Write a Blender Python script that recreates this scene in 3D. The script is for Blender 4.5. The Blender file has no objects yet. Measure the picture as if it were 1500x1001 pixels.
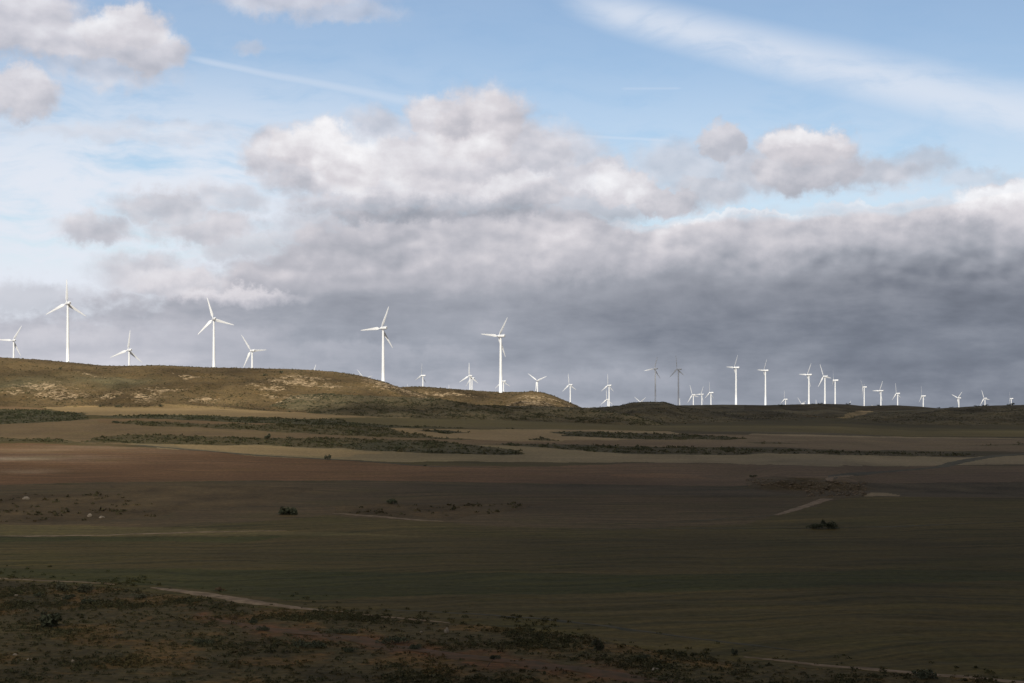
import bpy, math, random
import numpy as np
random.seed(7); rng = np.random.default_rng(11)
sc = bpy.context.scene
col = sc.collection
F = 2500.0; HV = 588.0; CU = 750.0      # focal length, horizon row and centre column of the 1500 px photo
CAMZ = 35.0                             # eye height above the valley floor
def lin(c):
    return tuple(((x/255.0)/12.92 if x/255.0 <= .04045 else ((x/255.0+.055)/1.055)**2.4) for x in c)

# ------------------------------------------------------------------ tagging
def tag(o, label=None, cat=None, group=None, kind=None):
    if label: o['label'] = label
    if cat: o['category'] = cat
    if group: o['group'] = group
    if kind: o['kind'] = kind
    return o
def link(o, parent=None):
    col.objects.link(o); o.parent = parent; return o
def npmesh(name, V, Fc, mat=None, smooth=False, n=3):
    me = bpy.data.meshes.new(name)
    V = np.ascontiguousarray(V, dtype=np.float32); Fc = np.ascontiguousarray(Fc, dtype=np.int32)
    me.vertices.add(len(V)); me.vertices.foreach_set('co', V.ravel())
    me.loops.add(Fc.size); me.loops.foreach_set('vertex_index', Fc.ravel())
    k = Fc.shape[1]
    me.polygons.add(len(Fc))
    me.polygons.foreach_set('loop_start', np.arange(0, Fc.size, k, dtype=np.int32))
    me.polygons.foreach_set('loop_total', np.full(len(Fc), k, dtype=np.int32))
    if smooth: me.polygons.foreach_set('use_smooth', np.ones(len(Fc), dtype=bool))
    me.update(calc_edges=True)
    if mat: me.materials.append(mat)
    return me
def fattr(me, name, vals):
    a = me.attributes.new(name, 'FLOAT', 'POINT'); a.data.foreach_set('value', np.ascontiguousarray(vals, dtype=np.float32).ravel())
def cattr(me, name, rgb):
    a = me.attributes.new(name, 'FLOAT_COLOR', 'POINT')
    c = np.ones((len(rgb), 4), dtype=np.float32); c[:, :3] = rgb
    a.data.foreach_set('color', c.ravel())

# ------------------------------------------------------------------ numpy noise
_perm = rng.permutation(4096).astype(np.int64)
_grad = rng.normal(size=(4096, 2)); _grad /= np.linalg.norm(_grad, axis=1)[:, None]
def perlin(x, y):
    xi = np.floor(x).astype(np.int64); yi = np.floor(y).astype(np.int64)
    fx = x-xi; fy = y-yi
    def g(ix, iy, dx, dy):
        h = _perm[(_perm[ix & 4095] + iy) & 4095]
        return _grad[h, 0]*dx + _grad[h, 1]*dy
    u = fx*fx*fx*(fx*(fx*6-15)+10); v = fy*fy*fy*(fy*(fy*6-15)+10)
    a = g(xi, yi, fx, fy); b = g(xi+1, yi, fx-1, fy); c = g(xi, yi+1, fx, fy-1); d = g(xi+1, yi+1, fx-1, fy-1)
    return ((a*(1-u)+b*u)*(1-v)+(c*(1-u)+d*u)*v)*1.4
def fbm(x, y, wl, octv=4, seed=0, gain=.5):
    s = np.zeros(np.broadcast(x, y).shape); a = 1.0; f = 1.0/wl
    for k in range(octv):
        s = s + a*perlin(x*f+seed*17.3+k*5.1, y*f-seed*9.7+k*3.3); a *= gain; f *= 2.03
    return s
def sst(a, b, x):
    t = np.clip((x-a)/(b-a), 0, 1); return t*t*(3-2*t)

# ------------------------------------------------------------------ wind turbines measured in the photo
# (hub u, hub v, blade length px, first blade clockwise from up (deg), yaw (deg), label)
def fit(tips, hub=None):
    tips = [tuple(t) for t in tips]
    if len(tips) == 2:
        tips.append((3*hub[0]-tips[0][0]-tips[1][0], 3*hub[1]-tips[0][1]-tips[1][1]))
    cx = sum(t[0] for t in tips)/3; cy = sum(t[1] for t in tips)/3
    sx = sum((t[0]-cx)**2 for t in tips)*2/3; sz = sum((t[1]-cy)**2 for t in tips)*2/3
    R = math.sqrt(sz); c = min(.97, max(.42, math.sqrt(sx)/R))
    if math.sqrt(sx) > R: R = (R+math.sqrt(sx))/2
    up = min(tips, key=lambda t: t[1])
    ph = math.degrees(math.atan2((up[0]-cx)/c, cy-up[1]))
    return (cx, cy, R, ph, math.degrees(math.acos(c)))
TURB = [
 (fit([(29,478.5),(29.5,523)],(18.8,499)), "white turbine cut by the left picture edge, its blade pointing out of frame"),
 (fit([(98,409),(72,460.5),(122.5,464.5)]), "tallest white turbine on the left hill, one blade straight up"),
 (fit([(190.5,483.5),(165.5,524),(206,532)]), "smaller white turbine half sunk behind the hill between the two tallest left ones"),
 (fit([(304.4,436.9),(290.9,492.7),(341.2,473.5)]), "tall white turbine with one blade stretched right, second tallest on left hill"),
 (fit([(355.5,490.8),(388.6,512.5),(358,538.8)]), "smaller white turbine just right of the tall one, lowest blade touching the hill"),
 (fit([(569.7,448.2),(530.7,485.6),(574.9,509.5)]), "tall white turbine above the right end of the big hill, round vent visible"),
 (fit([(744.4,463.8),(705.4,491.2),(740.9,523.1)]), "tall white turbine in the saddle with a level blade pointing left"),
 ((617.3,550.5,18.5,8,62), "small white turbine seen nearly side on above the low ridge"),
 (fit([(687.5,531.2),(673,561),(700.5,561)]), "front one of two overlapping small turbines on the low ridge"),
 (fit([(682.7,568.9),(699,554.3),(687,539.5)]), "rear one of two overlapping small turbines, hub just under the other's"),
 (fit([(725.7,569.6),(747.4,565.9),(734.6,541)]), "low small turbine tucked right behind the tall tower in the saddle"),
 ((657,579,15.5,5,35), "blade tip barely showing over the low ridge, left of the overlapping pair"),
 ((597,578,15,0,35), "faint blade tip just right of the big hill's end"),
 ((457,551,18.5,22,35), "single slanted blade tip above the rounded top of the big hill"),
 (fit([(525.3,543),(545,549)],(533,555)), "two short blade tips in a V above the hill's falling end"),
 (fit([(773.7,547.4),(801.4,551.1),(784.5,575)]), "small white turbine in a wide V behind the little knoll"),
 (fit([(832.5,547),(823.7,573.7),(844.8,571.4)]), "small white turbine standing over the knoll's right slope"),
 (fit([(890.5,547.6),(880.3,573.5),(900.3,573.7)]), "upper one of two turbines in line in the valley gap"),
 (fit([(888.3,570.5),(879.3,593.1),(898.3,592.9)]), "lower one of two turbines in line in the valley gap"),
 (fit([(928.8,581.5),(946.8,582.5)],(937.8,589.4)), "two blade tips in a V above the dark round hillock"),
 ((958.3,540.3,19,20,36), "shaded grey turbine behind the dark hillock, left of the two dark ones"),
 ((991.5,541.2,21,-5,48), "shaded blue grey turbine at the hillock's right foot, right of the two dark ones"),
 ((995.8,598,15,0,35), "white blade tip close beside the shaded tower's foot"),
 (fit([(1010.4,564),(1024.9,582),(1006.7,590.2)]), "left one of three small turbines right of the shaded towers"),
 ((1026.7,577.8,13,28,45), "middle and dimmest of the three small turbines right of the shaded towers"),
 (fit([(1039.4,559),(1031.4,583),(1047.4,584.5)]), "right one of three small turbines right of the shaded towers"),
 (fit([(1082.6,519.6),(1062.4,538.8),(1081.4,558)]), "tallest white turbine on the right plateau"),
 (fit([(1125.2,525.4),(1107.4,543.8)],(1118.8,543)), "second tallest white turbine on the right plateau, right of the tallest"),
 (fit([(1149.4,571.8),(1142,592),(1155.4,592)]), "very small turbine low on the plateau with hub near the ground line"),
 (fit([(1166.8,581.6),(1182.6,589)],(1174,592)), "two blades in a V lying on the plateau edge"),
 (fit([(1190.2,531.4),(1168.4,549.8),(1189,566.6)]), "left one of the three tall turbines standing close together"),
 (fit([(1200.6,533.8),(1220.8,553.4),(1197.2,567.8)]), "middle one of the three tall turbines standing close together"),
 ((1220.8,557.4,18.5,2,74), "right one of the three close turbines, rotor seen edge on"),
 ((1195.6,600,14.5,0,35), "faint blade tip between the three close turbines"),
 (fit([(1259.4,557.3),(1269.8,562.2),(1262.2,582.5)]), "narrow looking turbine with its rotor turned, first of the right hand row"),
 (fit([(1294.6,558.2),(1276,572.4),(1294.6,587.7)]), "right hand row turbine with a level blade pointing left"),
 (fit([(1311.6,561.3),(1305,586.8),(1322.3,582)]), "third turbine of the right hand row, beside the level bladed one"),
 (fit([(1349.2,565.5),(1344,590.6),(1357.9,585.1)]), "turbine standing alone in the middle of the right hand row"),
 (fit([(1392,577.8),(1411.6,574.1)],(1402.9,583.3)), "short turbine with two blades raised in a V, third from right"),
 (fit([(1437.2,570.9),(1452.3,586.8),(1434.6,593.7)]), "short turbine second from the right edge"),
 (fit([(1477.5,573),(1485.3,587),(1476.6,592.3)]), "rightmost turbine, small beside a dark bush"),
 ((1241,598,13.5,38,35), "slanted blade tip left of the right hand row"),
 ((1284,604,15,-42,35), "tiny blade tip on the ground line between the first two of the right row"),
]
BL = 26.0
TP = []
for (u, v, R, ph, yaw), lab in TURB:
    Y = BL*F/R; X = (u-CU)/F*Y; zr = (HV-v)/F*Y
    TP.append((X, Y, zr, ph, yaw, lab))

# ------------------------------------------------------------------ terrain (z relative to the eye, added later)
def tab(pts):
    p = np.array(pts, dtype=float); return lambda u: np.interp(u, p[:, 0], p[:, 1])
LAYERS = [  # crest distance, foot distance, skyline table, fall behind
 (1650, 1300, tab([(-2500,560),(-1200,540),(-500,519),(-200,519),(0,524),(60,527.5),(120,533),(150,536),(180,536.5),(230,535.5),(300,538.5),(400,540.5),(450,542),(490,545),(525,550),(560,559),(590,569),(610,575),(640,584),(680,592),(720,600),(800,620),(900,700)]), .035),
 (1480, 1290, tab([(300,625),(340,606),(368,598),(400,587),(420,579.5),(440,577),(480,576.5),(560,581),(640,584),(670,590),(690,594),(760,595),(850,597),(900,603),(950,612),(1000,625),(1100,700)]), .06),
 (1950, 1400, tab([(400,660),(480,600),(540,580),(580,569),(595,567),(620,566.8),(660,570),(700,573),(730,574.5),(765,574.5),(800,582),(840,595),(880,610),(920,640)]), .03),
 (1800, 1420, tab([(660,640),(700,600),(725,590),(745,582.5),(762,575.8),(778,573.3),(795,575.2),(810,579.5),(830,588),(850,596.5),(870,606),(900,630)]), .2),
 (1850, 1320, tab([(700,640),(760,612),(850,598),(870,597.5),(890,596),(908,594.5),(925,590.3),(945,588.8),(975,589.3),(990,594.3),(1000,597),(1030,601),(1100,612),(1200,640)]), .1),
 (2300, 1400, tab([(900,640),(1000,606),(1100,601),(1120,602),(1180,607),(1235,612),(1260,608),(1290,603),(1360,599.5),(1400,597),(1440,594.7),(1470,593.9),(1500,593.3),(1700,590),(2200,580),(4000,560)]), .03),
 (2900, 1700, tab([(850,640),(930,600),(990,594),(1060,593),(1120,593.8),(1170,592.5),(1205,591.7),(1240,592.5),(1265,595),(1310,593.7),(1350,596),(1370,598),(1420,600),(1500,602),(4000,602)]), .02),
]
vF = tab([(-2000,592),(0,597),(300,598.5),(370,602),(560,611),(700,615.5),(800,619),(950,624.5),(1050,624.5),(1100,623.5),(1230,625),(1330,631),(1500,631.5),(2500,634)])
bx = np.array([t[0] for t in TP]); by = np.array([t[1] for t in TP]); bz = np.array([t[2]-66 for t in TP])
def terrain(X, Y):
    X = np.asarray(X, float); Y = np.asarray(Y, float)
    Yp = np.maximum(Y, 40.0)
    u = CU + F*X/np.sqrt(Yp*Yp+1600.0)
    zF = -(vF(u)-HV)/F*1300.0
    k = sst(430, 1330, Y)*.75+.25*np.clip((Y-430)/900, 0, 1)
    z = -35.0+(35.0+zF)*k
    # the hillside the viewer stands on
    z = np.maximum(z, -1.7-.205*np.maximum(Y, 0)-.0006*X*X)
    # gentle swells of the fields
    z = z + fbm(X, Y, 260, 3, 3)*1.1*sst(350, 700, Y)*(1-sst(1300, 1500, Y))
    # low rocky bank in the middle right
    bu = np.exp(-((u-1185)/75)**4)
    z = z + bu*3.0*sst(628, 645, Y+fbm(X, Y, 14, 3, 8)*7)*(1-sst(700, 860, Y))
    zl = np.full(z.shape, -1e9); LI = np.full(z.shape, -1); S = np.full(z.shape, 1e9); Rc = np.full(z.shape, 1650.0)
    for li, (R, Yf, T, fall) in enumerate(LAYERS):
        v = T(u); zc = (HV-v)/F*R
        t = np.clip((Y-Yf)/(R-Yf), 0, 1)
        g = t*t*(3-2*t); g = g**.9
        h = zF-3+(zc-zF+3)*g - fall*np.maximum(Y-R, 0)*sst(0, 60, Y-R)
        h = np.where(t > 0, h, -1e9)
        gul = sst(.02, .3, t)*(1-sst(.6, .97, t))
        h = h + gul*(fbm(X, Y*.5, 75, 4, R*.01)*5.0+fbm(X, Y, 16, 3, 5)*.9)
        LI = np.where(h > zl, li, LI); zl = np.maximum(zl, h)
        m = v < S; S = np.where(m, v, S); Rc = np.where(m, R, Rc)
    hill = zl > z
    z = np.maximum(z, zl)
    # the land behind the skyline, where the far turbines stand
    far = Y > 1600
    if far.any():
        Xf = X[far]; Yf_ = Y[far]; num = np.zeros(Xf.shape); den = np.zeros(Xf.shape)
        for a, b, c in zip(bx, by, bz):
            w = 1.0/(((Xf-a)**2+((Yf_-b)*.8)**2)+60.0**2)**1.6
            num += w*c; den += w
        zi = num/den
        sight = (HV-(S[far]+.9))/F*Yf_
        zi = np.minimum(zi, sight-1.0*sst(7000,9000,Yf_)*20)
        w = sst(0, 130, Yf_-Rc[far]-15)
        z[far] = np.where(w > 0, np.minimum(z[far]*(1-w)+zi*w, np.maximum(sight, z[far]*0-1e9)), z[far])
    # small relief
    z = z + fbm(X, Y, 7, 2, 2)*.14*(1-sst(300, 700, Y))
    crest = sst(1400, 1700, Y)
    z = z + fbm(X, Y, 9, 2, 4)*.22*crest
    return z, np.where(hill, LI, -1)
# sampling grid: a fan that is denser where the eye can see it
tY = 588.0
ys = [-500, -420, -350, -290, -240, -200, -165, -135, -110, -85, -60, -40, -20]+list(np.arange(0, 150, 5.0))
v = 1030.0
while v > 597:
    v -= .95
    ys.append(('v', v))
_Yt = np.linspace(150, 1500, 6000); _zt = terrain(np.zeros_like(_Yt), _Yt)[0]; _vt = HV-F*_zt/_Yt
_vt = np.minimum.accumulate(_vt)
ys = [y if not isinstance(y, tuple) else float(np.interp(-y[1], -_vt, _Yt)) for y in ys]
ys = sorted(set(round(y, 2) for y in ys if y < 1290))
# never let rows grow more than 4 m apart
yy = [ys[0]]
for y in ys[1:]:
    while y > 150 and y-yy[-1] > 3.2: yy.append(yy[-1]+3.0)
    yy.append(y)
ys = yy+list(np.arange(1292, 2000, 2.8))+list(np.arange(2000, 3100, 9.0))+list(np.arange(3110, 6600, 70.0))+list(np.arange(6700, 16000, 500.0))
ss = list(np.arange(-.325, .3251, .00052))
o1 = [.325+.006*i+.0009*i*i for i in range(1, 50)]
ss = [-a for a in reversed(o1)]+ss+o1
ys = np.array(ys); ss = np.array(ss)
NR, NC = len(ys), len(ss)
W = np.sqrt(ys**2+100.0**2)
GX = W[:, None]*ss[None, :]; GY = np.repeat(ys[:, None], NC, 1)
GZ, GL = terrain(GX, GY); GH = GL >= 0
def zat(x, y):
    return float(terrain(np.array([x]), np.array([y]))[0][0])
# pixel of the photo -> ground point (used once, to survey the place)
_us = np.arange(-1000, 2400.1, 8.0); _YY = np.concatenate([np.arange(150, 1300, 2.5), np.arange(1300, 3400, 4.0)])
_ux, _yy = np.meshgrid(_us, _YY, indexing='ij')
_vv = HV-F*terrain((_ux-CU)/F*_yy, _yy)[0]/_yy
def ground(u, v, ymin=150, ymax=3000):
    i = min(max((u-_us[0])/8.0, 0), len(_us)-1.001); i0 = int(i); f = i-i0
    a = np.searchsorted(_YY, ymin); b_ = np.searchsorted(_YY, ymax)
    vv = np.minimum.accumulate(_vv[i0, a:b_]*(1-f)+_vv[i0+1, a:b_]*f); Yt = _YY[a:b_]
    k = int(np.searchsorted(-vv, -v))
    if k <= 0: Y = Yt[0]
    elif k >= len(vv): Y = Yt[int(np.argmin(vv))]
    else:
        d = vv[k-1]-vv[k]; t = 0 if d < 1e-9 else (vv[k-1]-v)/d
        Y = Yt[k-1]+(Yt[k]-Yt[k-1])*t
    return (u-CU)/F*Y, Y
def densify(pts, step=22, close=True):
    out = []; n = len(pts)
    for i in range(n if close else n-1):
        a = pts[i]; b = pts[(i+1) % n]
        k = max(1, int(abs(a[0]-b[0])//step+abs(a[1]-b[1])//25))
        for j in range(k): out.append((a[0]+(b[0]-a[0])*j/k, a[1]+(b[1]-a[1])*j/k))
    if not close: out.append(pts[-1])
    return out
JX = GX + fbm(GX, GY, 30, 3, 21)*5; JY = GY + fbm(GX, GY, 24, 3, 22)*np.clip(GY*.006, 1, 9)
def inside(poly):
    P = np.array([ground(*p) for p in densify(poly)])
    m = np.zeros(GX.shape, bool)
    r0 = max(0, np.searchsorted(ys, P[:, 1].min()-12)); r1 = np.searchsorted(ys, P[:, 1].max()+12)
    x = JX[r0:r1]; y = JY[r0:r1]; ins = np.zeros(x.shape, bool)
    n = len(P)
    for i in range(n):
        x0, y0 = P[i]; x1, y1 = P[(i+1) % n]
        if abs(y1-y0) < 1e-6: continue
        c = ((y0 > y) != (y1 > y))
        ins ^= c & (x < (x1-x0)*(y-y0)/(y1-y0)+x0)
    m[r0:r1] = ins
    return m
ALB = np.zeros((NR, NC, 3)); SCR = np.zeros((NR, NC)); SCAR = np.zeros((NR, NC)); FUR = np.zeros((NR, NC))
PAL = dict(
 scrubdk=(.066,.060,.037), scrub=(.086,.071,.040), hillbrown=(.100,.072,.042), hilldk=(.098,.082,.056),
 tan=(.215,.150,.082), pale=(.195,.150,.090), redbrown=(.140,.090,.050), red=(.118,.066,.036), mauve=(.145,.100,.058),
 olive=(.098,.078,.036), wheat=(.066,.051,.020), green=(.047,.045,.015), brownfield=(.074,.053,.030), clay=(.150,.074,.034),
 ochre=(.25,.18,.10), grass=(.066,.053,.028), darkbrown=(.066,.051,.030))
def put(name, m, scrub=0.0, furrow=0.0):
    ALB[m] = np.array(PAL[name])*(1.0, .975, .78); SCR[m] = scrub; FUR[m] = furrow
put('grass', np.ones(GX.shape, bool), .8)
put('wheat', (GY > 185), 0, 1)
GU = CU+F*GX/np.maximum(GY, 60)
put('hillbrown', GH, .75)
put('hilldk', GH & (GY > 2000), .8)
# everything nearer than the hills, back to front (photo survey)
REG = [
 ('brownfield', 0, 1, [(-300,716),(0,712),(90,709),(180,707),(300,706),(500,705),(750,709),(960,712),(1080,716),(1500,706),(1800,706),(1800,730),(1500,730),(1300,728),(1230,730),(1180,745),(1100,768),(900,775),(700,770),(640,765),(490,755),(300,772),(-300,772)]),
 ('darkbrown', .5, 0, [(1270,706),(1400,704),(1800,702),(1800,728),(1500,727),(1400,723),(1270,718)]),
 ('brownfield', .55, 0, [(-300,728),(0,727),(60,724),(200,724),(330,730),(260,752),(170,762),(60,766),(-300,766)]),
 ('brownfield', .4, 0, [(160,712),(330,712),(460,716),(400,740),(300,745),(200,735)]),
 ('red', 0, .6, [(-300,655),(0,650),(60,650),(200,655),(300,661),(380,668),(480,673),(560,678),(620,682),(800,684),(960,678),(1100,680),(1260,681),(1380,683),(1500,683),(1800,683),(1800,705),(1500,706),(1300,708),(1080,713),(960,711),(750,708),(500,704),(300,705),(90,708),(0,712),(-300,716)]),
 ('mauve', 0, .5, [(-300,626),(0,622),(80,618),(130,614),(170,614),(300,618),(400,627),(480,632),(560,640),(800,648),(1000,653),(1000,660),(700,655),(500,648),(380,650),(200,652),(100,649),(0,645),(-300,643)]),
 ('redbrown', 0, .4, [(130,614),(200,613),(300,616),(420,618),(520,622),(590,631),(560,634),(420,628),(300,626),(190,622),(150,620)]),
 ('redbrown', 0, .4, [(560,640),(800,652),(860,653),(1000,655),(1140,655),(1240,660),(1500,662),(1800,662),(1800,644),(1500,642),(1300,641),(1100,637),(850,632),(700,630),(600,628)]),
 # pale stubble strip running right across
 ('pale', 0, .4, [(185,649.5),(240,650.5),(300,652),(375,652),(430,655),(500,656.5),(560,661),(640,665),(740,667),(765,665),(700,652),(780,655),(860,661),(920,665),(1000,665.5),(1080,667),(1120,664),(1200,665),(1300,668),(1400,670),(1500,667),(1800,667),(1800,679),(1500,680),(1340,683),(1200,683),(1100,680),(960,677),(840,678),(700,676),(580,677),(480,673),(380,668),(300,661),(240,657)]),
 ('ochre', 0, .3, [(230,651),(300,652.5),(380,652.5),(440,656),(520,659),(560,664),(480,670),(380,665),(300,659)]),
 # scrub bands
 ('scrubdk', 1, 0, [(-300,601),(0,600),(60,601),(110,604),(130,612),(100,617),(50,619),(0,622),(-300,626)]),
 ('scrub', 1, 0, [(120,648),(150,640),(185,637),(240,637),(300,640),(420,642),(520,643),(640,646),(700,652),(740,657),(765,665),(740,667),(640,664.5),(560,661),(500,656.5),(430,655),(375,651.5),(300,651.5),(200,650)]),
 ('scrubdk', 1, 0, [(480,651),(560,647),(640,648),(700,652),(740,657),(766,665.5),(740,667),(660,665),(560,661),(520,657)]),
 ('scrub', .9, 0, [(-300,641),(0,641),(80,644),(130,649),(90,650),(40,647),(-300,646)]),
 ('scrubdk', 1, 0, [(150,609),(300,608),(380,612),(480,614),(560,617),(700,620),(820,626),(1000,629),(1000,630.5),(820,630),(700,628),(560,625.5),(400,621),(300,617),(200,613),(150,612)]),
 ('scrub', 1, 0, [(160,618),(200,617),(300,621),(400,622),(500,623),(560,627),(600,633),(680,640),(745,644),(680,645),(560,640),(460,636),(380,631),(300,627),(200,623)]),
 ('scrubdk', 1, 0, [(610,630),(650,630),(695,634.5),(650,635),(620,632)]),
 ('tan', 0, .3, [(570,627),(640,629),(800,629),(980,632),(1000,636),(900,645),(760,647),(640,641),(600,635),(580,631)]),
 ('scrubdk', 1, 0, [(610,630),(650,630),(695,634.5),(650,635.5),(620,632)]),
 ('scrub', 1, 0, [(770,642),(800,642),(820,646),(780,645.5)]),
 ('scrubdk', 1, 0, [(810,633),(870,632.5),(950,635),(1030,638),(1100,643),(1060,644.5),(960,644.5),(870,641),(825,639)]),
 ('scrubdk', 1, 0, [(720,651),(790,650),(860,652),(960,655),(1060,656),(1120,659),(1200,661),(1320,662),(1400,665),(1430,667),(1390,669),(1300,668),(1200,665.5),(1100,664),(1080,667),(1000,666),(920,665),(860,661),(790,656)]),
 ('scrub', .8, 0, [(1090,648),(1140,648),(1200,651),(1110,650.5)]),
 ('scrub', .8, 0, [(1400,653),(1500,650),(1800,648),(1800,650),(1500,653)]),
 # fields at the foot of the hills
 ('tan', 0, .3, [(65,596),(130,595),(200,596.5),(240,594),(280,593),(340,597),(400,603),(500,606),(600,611),(560,615),(450,614),(350,611),(280,608),(180,609),(130,608),(100,603),(70,600)]),
 ('redbrown', 0, .3, [(-300,592),(0,594),(66,598),(66,601),(0,600),(-300,599)]),
 ('olive', .15, .3, [(480,612),(560,611.5),(640,614),(720,615),(780,618),(950,624),(1100,624),(1230,625),(1330,631),(1500,631),(1800,631),(1800,641),(1500,640),(1300,639),(1100,634),(1000,631),(860,630),(700,628),(600,625),(520,620)]),
 ('tan', 0, .2, [(1100,635.5),(1200,637),(1300,640),(1500,642),(1500,643.5),(1300,641.5),(1200,639.5),(1100,637)]),
 # middle distance gully and bank
 ('brownfield', .7, 0, [(500,742),(560,737),(640,741),(700,738),(790,740),(760,748),(700,756),(640,762),(560,757),(500,752)]),
 ('brownfield', .2, .3, [(680,746),(720,741),(760,742),(740,746),(700,749)]),
 ('brownfield', .45, 0, [(1090,702),(1140,699),(1200,702),(1240,708),(1268,706),(1272,716),(1260,726),(1190,728),(1130,720),(1095,714)]),
 ('tan', 0, 0, [(1275,722),(1300,722.5),(1330,726),(1290,727.5)]),
 ('clay', 0, .5, [(960,694),(1040,697),(1050,702),(980,701),(900,698),(900,695)]),
 # near strips
 ('olive', .1, .6, [(-300,768),(0,768),(200,772),(420,778),(640,786),(400,784),(200,786),(0,787),(-300,787)]),
 ('green', .1, .8, [(-300,785),(0,785),(200,787),(440,785),(360,795),(200,792),(0,795),(-300,795)]),
 ('green', .1, .8, [(-300,830),(0,832),(300,834),(560,838),(1000,842),(1300,835),(1500,838),(1500,850),(1200,860),(900,870),(640,872),(420,880),(240,858),(0,847),(-300,845)]),
 # scrubby ground near the viewer
 ('grass', 1, 0, [(-400,850),(0,852),(150,860),(260,872),(380,888),(520,902),(700,915),(860,935),(1000,955),(1200,978),(1400,992),(1560,1008),(1900,1030),(1900,1100),(-400,1100)]),
]
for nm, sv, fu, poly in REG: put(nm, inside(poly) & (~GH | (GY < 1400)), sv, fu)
# shaded spurs and the slope behind
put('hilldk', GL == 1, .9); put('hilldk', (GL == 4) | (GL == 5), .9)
def ell(u, v, ru, rv, ymin=150):
    x, y = ground(u, v, ymin); y0 = ground(u, v+rv, ymin)[1]; y1 = ground(u, v-rv, ymin)[1]
    rx = ru/F*y; ry = max(6.0, (y1-y0)/2)
    return np.exp(-(((JX-x)/rx)**2+((JY-(y0+y1)/2)/ry)**2))
for e in [(95,577,46,11),(60,566,40,7),(150,583,18,6),(212,581,26,9),(238,572,30,4),(275,552,20,3),(300,586,26,6),(395,568,30,5),(430,561,60,7),(485,566,24,5),(440,552,50,3),(560,566,34,7),(600,576,50,3.5),(650,578,55,4),(780,590,46,5),(790,583,40,3),(840,596,22,3),(25,575,26,5),(395,582,20,3),(440,582,40,3),(130,550,20,2)]:
    SCAR = np.maximum(SCAR, ell(*e)*GH)
e = ell(230,560,60,14)*GH   # hillside shading painted into the colour as a darker patch
ALB *= (1-.45*np.clip(e, 0, 1))[:, :, None]
for e_ in [(25,560,60,10),(160,560,60,8)]:
    w = (ell(*e_)*GH*.5)[:, :, None]; ALB = ALB*(1-w)+np.array((.12,.115,.065))*w
# pale field patch on the right plateau
def patch(poly, name, y0=1600, y1=2980):
    Pp = np.array([ground(p[0], p[1], y0, y1) for p in densify(poly, 10)])
    r0 = np.searchsorted(ys, Pp[:, 1].min()); r1 = np.searchsorted(ys, Pp[:, 1].max())
    x = GX[r0:r1]; y = GY[r0:r1]; ins = np.zeros(x.shape, bool)
    for i in range(len(Pp)):
        xa, ya = Pp[i]; xb, yb = Pp[(i+1) % len(Pp)]
        if abs(yb-ya) < 1e-6: continue
        ins ^= ((ya > y) != (yb > y)) & (x < (xb-xa)*(y-ya)/(yb-ya)+xa)
    m = np.zeros(GX.shape, bool); m[r0:r1] = ins; put(name, m, 0, .2)
patch([(1226,612.5),(1238,607),(1258,602),(1274,600.8),(1280,603),(1258,609),(1242,612.8)], 'ochre')
patch([(1270,604.5),(1340,602),(1372,602.5),(1340,603.8),(1280,606)], 'olive')
put('darkbrown', (GY > 2310) & (GU > 1090) & (GU < 1500) & (SCR > .7), .35, .2)
# soften the survey into the ground: broad natural colour drift
dr = fbm(GX, GY*.7, 120, 4, 31)
ALB *= (1+.16*dr+.10*fbm(GX, GY*.5, 28, 3, 33)+.16*fbm(GX*.35, GY, 60, 3, 35)*FUR)[:, :, None]
nearm = (SCR > .7)*(GY < 430)
pa = fbm(GX, GY*.8, 13, 4, 51); pb = fbm(GX, GY*.8, 30, 3, 52)
ALB = np.where((nearm*(pa > .25))[:, :, None] > 0, ALB*np.array((1.30, 1.08, .95)), ALB)
ALB = ALB*(1+nearm*(.22*pa+.2*pb))[:, :, None]
mid = (SCR > .3)*(SCR < .8)*(GY > 430)*(GY < 900)
ALB = ALB*(1+mid*(.35*fbm(GX, GY*.6, 16, 4, 53)))[:, :, None]
hv = fbm(GX, GY, 70, 3, 37)*GH
ALB *= np.clip(1+.5*hv, .45, 1.5)[:, :, None]
# sunlit streaks painted into the left red field's colour, and the red soil browning to the right
CLAYM = np.zeros(GX.shape)
for a_, b_, r_ in [(300,904,.5),(345,912,.8),(385,922,1),(420,926,1.2),(460,930,1.2),(500,934,1.2),(540,941,1.1),(580,949,1.1),(620,955,1.1),(660,960,1.1),(700,965,1),(740,970,1),(780,973,1),(820,979,.9),(860,985,.8),(900,990,.7)]:
    CLAYM = np.maximum(CLAYM, ell(a_, b_, 30*r_, 6.5*r_))
wc_ = np.clip(CLAYM*1.5*(.6+.9*fbm(GX, GY, 5, 3, 77)), 0, .85)[:, :, None]
ALB = ALB*(1-wc_)+np.array((.128, .062, .027))*wc_
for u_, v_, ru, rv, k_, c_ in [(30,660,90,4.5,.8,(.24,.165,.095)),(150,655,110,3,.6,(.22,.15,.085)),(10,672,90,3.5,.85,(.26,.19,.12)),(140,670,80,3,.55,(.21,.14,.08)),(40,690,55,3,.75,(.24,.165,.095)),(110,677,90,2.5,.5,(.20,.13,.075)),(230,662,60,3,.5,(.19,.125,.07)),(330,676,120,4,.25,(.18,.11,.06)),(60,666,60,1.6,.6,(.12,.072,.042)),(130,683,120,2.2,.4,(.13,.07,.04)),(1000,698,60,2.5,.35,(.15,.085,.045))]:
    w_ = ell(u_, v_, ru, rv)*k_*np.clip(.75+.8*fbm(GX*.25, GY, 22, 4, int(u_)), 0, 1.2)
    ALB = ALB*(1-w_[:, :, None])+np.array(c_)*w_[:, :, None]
rd = (GY > 600)*(GY < 1150)*sst(420, 1250, GU)*.6
avg = ALB.mean(2, keepdims=True)*np.array((1.22, .98, .62))
ALB = ALB*(1-rd[:, :, None])+avg*rd[:, :, None]
SCR = np.clip(SCR, 0, 1)

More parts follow.
